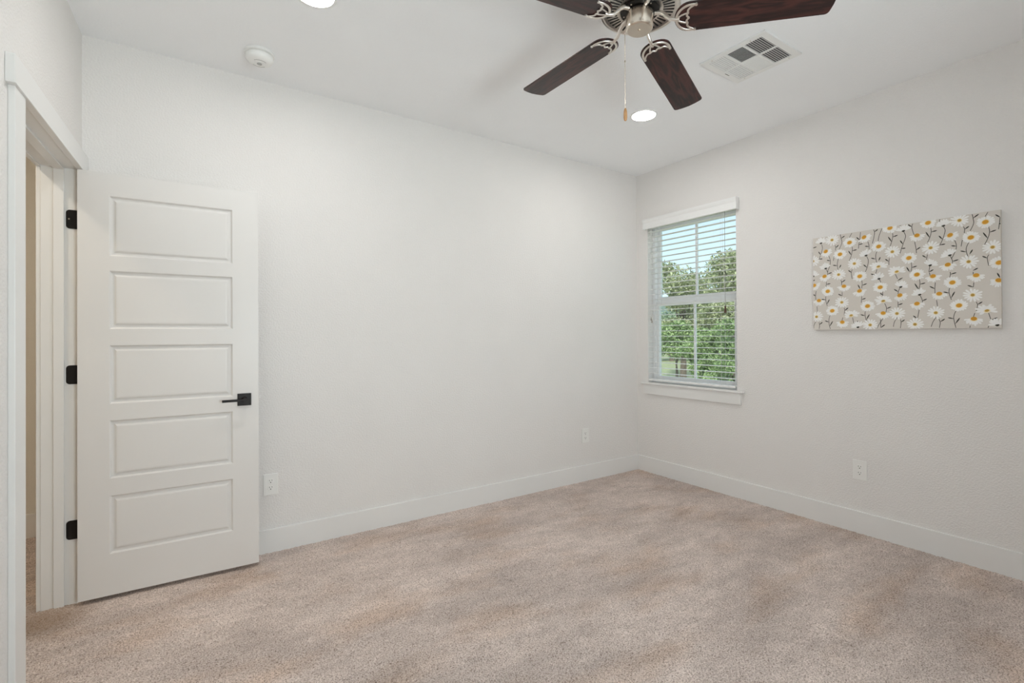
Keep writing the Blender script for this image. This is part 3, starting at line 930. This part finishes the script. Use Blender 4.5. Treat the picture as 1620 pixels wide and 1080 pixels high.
mb = MB(); mb.box((0.020, 0.156, -0.0094), (0.058, 0.1595, -0.0088))
dl = mb.build('lever_slot', M_SLOT, av); dl['label'] = 'dark damper lever slot'
for x, y in ((-0.160, 0.120), (-0.160, -0.095), (0.160, 0.125), (0.160, -0.125)):
    mb = MB(); mb.lathe([(0.0035, -0.0088), (0.003, -0.0100), (0.0004, -0.0102)], 12, lambda p: (p.x + x, p.y + y, p.z)); mb.build('screw', M_STEEL, av, smooth=True)

# ------------------------------------------------------------------ ceiling fan
FT = (0.004, 0.047)
fan = empty('ceiling_fan', (-2.0723, -1.8880, H), (FT[0], FT[1], 0))
tag(fan, 'brushed nickel ceiling fan with five dark cherry wood blades', 'ceiling fan')
Rf = fan.rotation_euler.to_matrix()
mb = MB(); mb.lathe([(0.066, -0.001), (0.066, -0.012), (0.058, -0.040), (0.030, -0.058), (0.014, -0.060)], 40)
cn = mb.build('canopy', M_NICKEL, fan, smooth=True); cn.rotation_euler = Rf.inverted().to_euler()
mb = MB(); mb.lathe([(0.0125, -0.050), (0.0125, -0.100)], 20); mb.build('downrod', M_NICKEL, fan, smooth=True)
ZP = -0.243
mb = MB()
mb.lathe([(0.018, -0.085), (0.050, -0.092), (0.086, -0.106), (0.122, -0.132), (0.140, -0.162), (0.144, -0.200), (0.149, -0.226),
          (0.1505, ZP + 0.006), (0.1490, ZP - 0.002), (0.143, ZP - 0.003), (0.140, ZP), (0.137, ZP + 0.001), (0.078, ZP + 0.001), (0.074, ZP + 0.004)], 72)
mh = mb.build('motor_housing', M_NICKEL2, fan, smooth=True, angle=50)
mb = MB()
for k in range(44):
    a = 2 * PI * k / 44
    ca, sa = math.cos(a), math.sin(a)
    def TS(p): return (p.x * ca - p.y * sa, p.x * sa + p.y * ca, p.z)
    w0, w1 = 0.0024, 0.0036
    mb.prism([(0.087, -w0, ZP - 0.0004), (0.128, -w1, ZP - 0.0004), (0.128, w1, ZP - 0.0004), (0.087, w0, ZP - 0.0004)], (0, 0, 0.002), TS)
vs_ = mb.build('vent_slots', M_SLOT, mh); vs_['label'] = 'ring of dark radial cooling slots'
mb = MB(); mb.lathe([(0.073, ZP + 0.003), (0.073, ZP - 0.006), (0.070, ZP - 0.009), (0.050, ZP - 0.009), (0.045, ZP)], 56); mb.build('flywheel', M_BLACK, fan, smooth=True)
for k in range(10):
    a = 2 * PI * (k // 2) / 5 + (0.12 if k % 2 else -0.12) + 0.7
    mb = MB(); mb.lathe([(0.0032, 0), (0.0028, -0.0016), (0.0003, -0.0018)], 10, lambda p: (p.x + 0.061 * math.cos(a), p.y + 0.061 * math.sin(a), p.z + ZP - 0.009))
    mb.build('screw', M_STEEL, fan, smooth=True)
ZB = -0.3215
mb = MB()
mb.lathe([(0.0505, ZP - 0.012), (0.0510, ZP - 0.020), (0.0510, ZB + 0.010), (0.0490, ZB + 0.004), (0.0440, ZB), (0.006, ZB), (0.006, ZB - 0.002), (0.004, ZB - 0.004), (0.0004, ZB - 0.0045)], 56)
mb.build('switch_housing', M_NICKEL, fan, smooth=True, angle=30)

def blade_outline():
    r0, r1, wr, wt = 0.128, 0.660, 0.0620, 0.0672
    pts = []
    for k in range(15):                                     # rounded root
        a = math.radians(90 + 180 * k / 14)
        pts.append((r0 + 0.052 + 0.052 * math.cos(a), wr * math.sin(a)))
    cr = 0.016
    for k in range(6):
        a = math.radians(-90 + 90 * k / 5 - 6)
        pts.append((r1 - 0.008 - cr + cr * math.cos(a), -wt + cr + cr * math.sin(a)))
    for y in (-0.03, 0, 0.03):
        pts.append((r1 - 0.008 * (y / 0.05) ** 2, y))
    for k in range(6):
        a = math.radians(0 + 90 * k / 5 + 6)
        pts.append((r1 - 0.008 - cr + cr * math.cos(a), wt - cr + cr * math.sin(a)))
    return pts
def blade_mesh():
    mb = MB(); mb.prism([(x, y, -0.003) for x, y in blade_outline()], (0, 0, 0.006)); return mb
def iron_mesh():
    mb = MB()
    zc = -0.0062
    # curved arm from the flywheel down to the crescent
    mb.tube([(0.054, 0, 0.040), (0.074, 0, 0.038), (0.089, 0, 0.028), (0.100, 0, 0.014), (0.112, 0, 0.000), (0.130, 0, -0.006), (0.146, 0, zc)], [0.0085, 0.0085, 0.008, 0.0075, 0.007, 0.0065, 0.005], 12)
    f = 0.62
    cx, R1 = 0.188, 0.053
    arc = [(cx + R1 * math.cos(a), 1.02 * R1 * math.sin(a), zc) for a in [math.radians(78 + 204 * k / 26) for k in range(27)]]
    mb.tube(arc, 0.0047, 8, flat=f)
    top, bot = arc[0], arc[-1]
    def scallop(p, q, bulge):
        out = []
        for k in range(11):
            s = k / 10
            x = p[0] + (q[0] - p[0]) * s; y = p[1] + (q[1] - p[1]) * s
            out.append((x - bulge * math.sin(PI * s), y, zc))
        return out
    cusp1, cusp2, mid = (0.176, 0.021), (0.176, -0.021), (0.1800, 0.0)
    for P in (scallop(top, cusp1, 0.010), scallop(cusp1, mid, 0.006), scallop(mid, cusp2, 0.006), scallop(cusp2, bot, 0.010)):
        mb.tube(P, 0.0039, 8, flat=f)
    for s in (1, -1):                                       # spokes that frame the three openings
        mb.tube([(0.140, s * 0.006, zc), (0.152, s * 0.014, zc), (0.165, s * 0.019, zc), (0.176, s * 0.021, zc)], 0.0035, 8, flat=f)
        e = top if s > 0 else bot
        mb.lathe([(0.0052, -0.0028), (0.0052, 0.0028)], 14, lambda p: (p.x + e[0] + 0.003, p.y + e[1], p.z + zc))
    return mb
b0 = blade_mesh().build('blade', M_WOOD, fan, bevel=0.0012)
i0 = iron_mesh().build('blade_bracket', M_NICKEL2, b0, smooth=True)
i0['label'] = 'openwork crescent nickel bracket'
for k in range(5):
    if k == 0: b = b0
    else:
        b = b0.copy(); COL.objects.link(b); b.parent = fan
        ib = i0.copy(); COL.objects.link(ib); ib.parent = b
    b.location = (0, 0, -0.293)
    b.rotation_euler = (Matrix.Rotation(0.060, 3, 'Y') @ Matrix.Rotation(-0.015, 3, 'X') @ Matrix.Rotation(math.radians(92.4 - 72 * k), 3, 'Z') @ Matrix.Rotation(-0.188, 3, 'X')).to_euler()
# pull chain hanging plumb beside the switch housing
Pw = Vector((-2.0860, -1.8120, 2.449))
Pl = Rf.inverted() @ (Pw - Vector(fan.location))
ax_ = Vector((Pl.x, Pl.y, 0)).normalized()
mb = MB(); mb.tube([(ax_.x * 0.046, ax_.y * 0.046, Pl.z + 0.004), (ax_.x * 0.066, ax_.y * 0.066, Pl.z + 0.004), (Pl.x, Pl.y, Pl.z)], 0.0032, 10)
mb.build('chain_outlet', M_NICKEL2, fan, smooth=True)
mb = MB(); mb.tube([(0, 0, 0.002), (0, 0, -0.300)], 0.00115, 6)
for k in range(100):
    z = -0.003 * k
    mb.lathe([(0.0004, z - 0.0013), (0.0016, z - 0.0006), (0.0016, z + 0.0006), (0.0004, z + 0.0013)], 6)
mb.lathe([(0.0005, -0.118), (0.0026, -0.115), (0.0026, -0.108), (0.0005, -0.105)], 10)
pc = mb.build('pull_chain', M_NICKEL, fan)
pc.location = Pl; pc.rotation_euler = Rf.inverted().to_euler()
mb = MB(); mb.lathe([(0.0012, -0.296), (0.0045, -0.300), (0.0066, -0.310), (0.0076, -0.322), (0.0074, -0.334), (0.0060, -0.343), (0.0030, -0.347), (0.0004, -0.348)], 24)
pk = mb.build('pull_knob', M_PULL, pc, smooth=True); pk['label'] = 'small turned light wood pull'

# ------------------------------------------------------------------ outdoors
def leaf_mesh(name, pts, size, mat, parent):
    n = len(pts)
    a = rng.standard_normal((n, 3)); a /= np.linalg.norm(a, axis=1)[:, None]
    b = rng.standard_normal((n, 3)); b -= (a * b).sum(1)[:, None] * a; b /= np.linalg.norm(b, axis=1)[:, None]
    s = size * rng.uniform(0.6, 1.3, (n, 1))
    co = np.stack([pts - a * s, pts - b * s * 0.45, pts + a * s, pts + b * s * 0.45], 1).reshape(-1, 3).astype(np.float32)
    q = np.arange(4 * n, dtype=np.int32)
    me = bpy.data.meshes.new(name)
    me.vertices.add(4 * n); me.vertices.foreach_set('co', co.ravel())
    me.loops.add(4 * n); me.loops.foreach_set('vertex_index', q)
    me.polygons.add(n); me.polygons.foreach_set('loop_start', np.arange(0, 4 * n, 4, dtype=np.int32))
    me.materials.append(mat)
    me.update(calc_edges=True)
    o = bpy.data.objects.new(name, me); COL.objects.link(o); o.parent = parent
    return o
GZ = -1.0
def tree(name, x, y, h, r, crown0, n, size, mat, label, cat, group, nb=9, trunk=0.14):
    root = empty(name, (x, y, GZ))
    tag(root, label, cat, group)
    rg = np.random.default_rng(int(abs(x * 131 + y * 977)))
    pts = []
    limbs = []
    for k in range(nb):
        a = rg.uniform(0, 2 * PI); rr = r * math.sqrt(rg.uniform(0, 1)) * 0.75
        zc = crown0 + (h - crown0) * rg.uniform(0.15, 0.92)
        fall = 1.0 - 0.45 * (zc - crown0) / (h - crown0)
        c = np.array([rr * fall * math.cos(a), rr * fall * math.sin(a), zc])
        br = r * rg.uniform(0.30, 0.50)
        m = n // nb
        d = rg.standard_normal((m, 3)); d /= np.linalg.norm(d, axis=1)[:, None]
        rad = br * rg.uniform(0.35, 1.12, (m, 1))
        p = c + d * rad * np.array([1.15, 1.15, 0.8])
        pts.append(p); limbs.append(c)
    pts = np.concatenate(pts)
    pts = pts[pts[:, 2] > 0.05]
    leaf_mesh('crown', pts, size, mat, root)
    mb = MB()
    mb.tube([(0, 0, -0.1), (0.05 * r, 0.02, crown0 * 0.5), (0.02, 0.05 * r, crown0 + 0.25 * (h - crown0)), (0, 0, crown0 + 0.7 * (h - crown0))], [trunk * 1.3, trunk, trunk * 0.8, trunk * 0.25], 10)
    for c in limbs[:6]:
        z0 = crown0 * rng.uniform(0.75, 1.1)
        mb.tube([(0.02, 0.03, z0), (c[0] * 0.5, c[1] * 0.5, z0 + (c[2] - z0) * 0.6), tuple(c)], [trunk * 0.6, trunk * 0.35, trunk * 0.12], 7)
    mb.build('trunk', M_BARK, root)
    return root
CD = (CAM.x, CAM.y)
def at(px, dist):
    """ground point seen at image column px, dist metres ahead"""
    a = YAW + math.atan((px - 810) / F_PX)
    return CD[0] + dist * math.sin(a), CD[1] + dist * math.cos(a)
TG = 'trees beyond the window'
for (px, d, h, r, c0, n, sz, mat, lab, nb, tr) in (
    (1080, 27.0, 6.5, 1.75, 1.6, 9000, 0.085, M_LEAF1, 'tall airy oak left of the middle bar in the upper pane', 12, 0.15),
    (1160, 24.0, 6.1, 1.55, 1.2, 12000, 0.080, M_LEAF1, 'yellow-green oak against the right edge of the window', 11, 0.14),
    (1117, 34.0, 7.1, 1.70, 2.2, 8000, 0.100, M_LEAF1, 'slim oak farther off, just right of the middle bar in the upper pane', 10, 0.16),
):
    x, y = at(px, d)
    tree('oak_tree', x, y, h, r, c0, n, sz, mat, lab, 'tree', TG, nb, tr)
BG = 'green bushes outside the window'
for (px, d, h, r, c0, n, sz, lab) in (
    (1070, 22.0, 2.75, 1.00, 1.25, 9000, 0.070, 'leafy green bush low at the left of the lower pane'),
    (1100, 19.4, 2.60, 0.85, 0.45, 9000, 0.062, 'leafy green bush low at the middle bar of the lower pane'),
    (1132, 17.2, 2.65, 0.80, 0.30, 9000, 0.056, 'leafy green bush right of the middle bar in the lower pane'),
    (1165, 15.2, 2.70, 0.80, 0.20, 9000, 0.050, 'leafy green bush at the right edge of the lower pane'),
):
    x, y = at(px, d)
    tree('green_bush', x, y, h, r, c0, n, sz, M_LEAF2, lab, 'bush', BG, 12, 0.06)
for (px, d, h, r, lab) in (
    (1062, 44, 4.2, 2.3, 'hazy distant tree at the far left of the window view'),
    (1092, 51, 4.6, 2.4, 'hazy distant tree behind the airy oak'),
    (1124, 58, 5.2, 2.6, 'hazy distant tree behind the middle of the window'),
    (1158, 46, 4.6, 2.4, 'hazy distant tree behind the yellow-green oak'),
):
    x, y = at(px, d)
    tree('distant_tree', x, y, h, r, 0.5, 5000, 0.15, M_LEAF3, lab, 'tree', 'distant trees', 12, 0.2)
mb = MB(); mb.box((0.3, -40, GZ - 0.2), (120, 90, GZ))
struct(mb.build('ground', M_GROUND), 'patchy green lawn outside the window', 'ground')
mb = MB()
pts = []
for k in range(41):
    y = -60 + 4.5 * k
    pts.append((70, y, GZ + 7.7 + 0.6 * math.sin(k * 0.55) + 0.3 * math.sin(k * 1.7)))
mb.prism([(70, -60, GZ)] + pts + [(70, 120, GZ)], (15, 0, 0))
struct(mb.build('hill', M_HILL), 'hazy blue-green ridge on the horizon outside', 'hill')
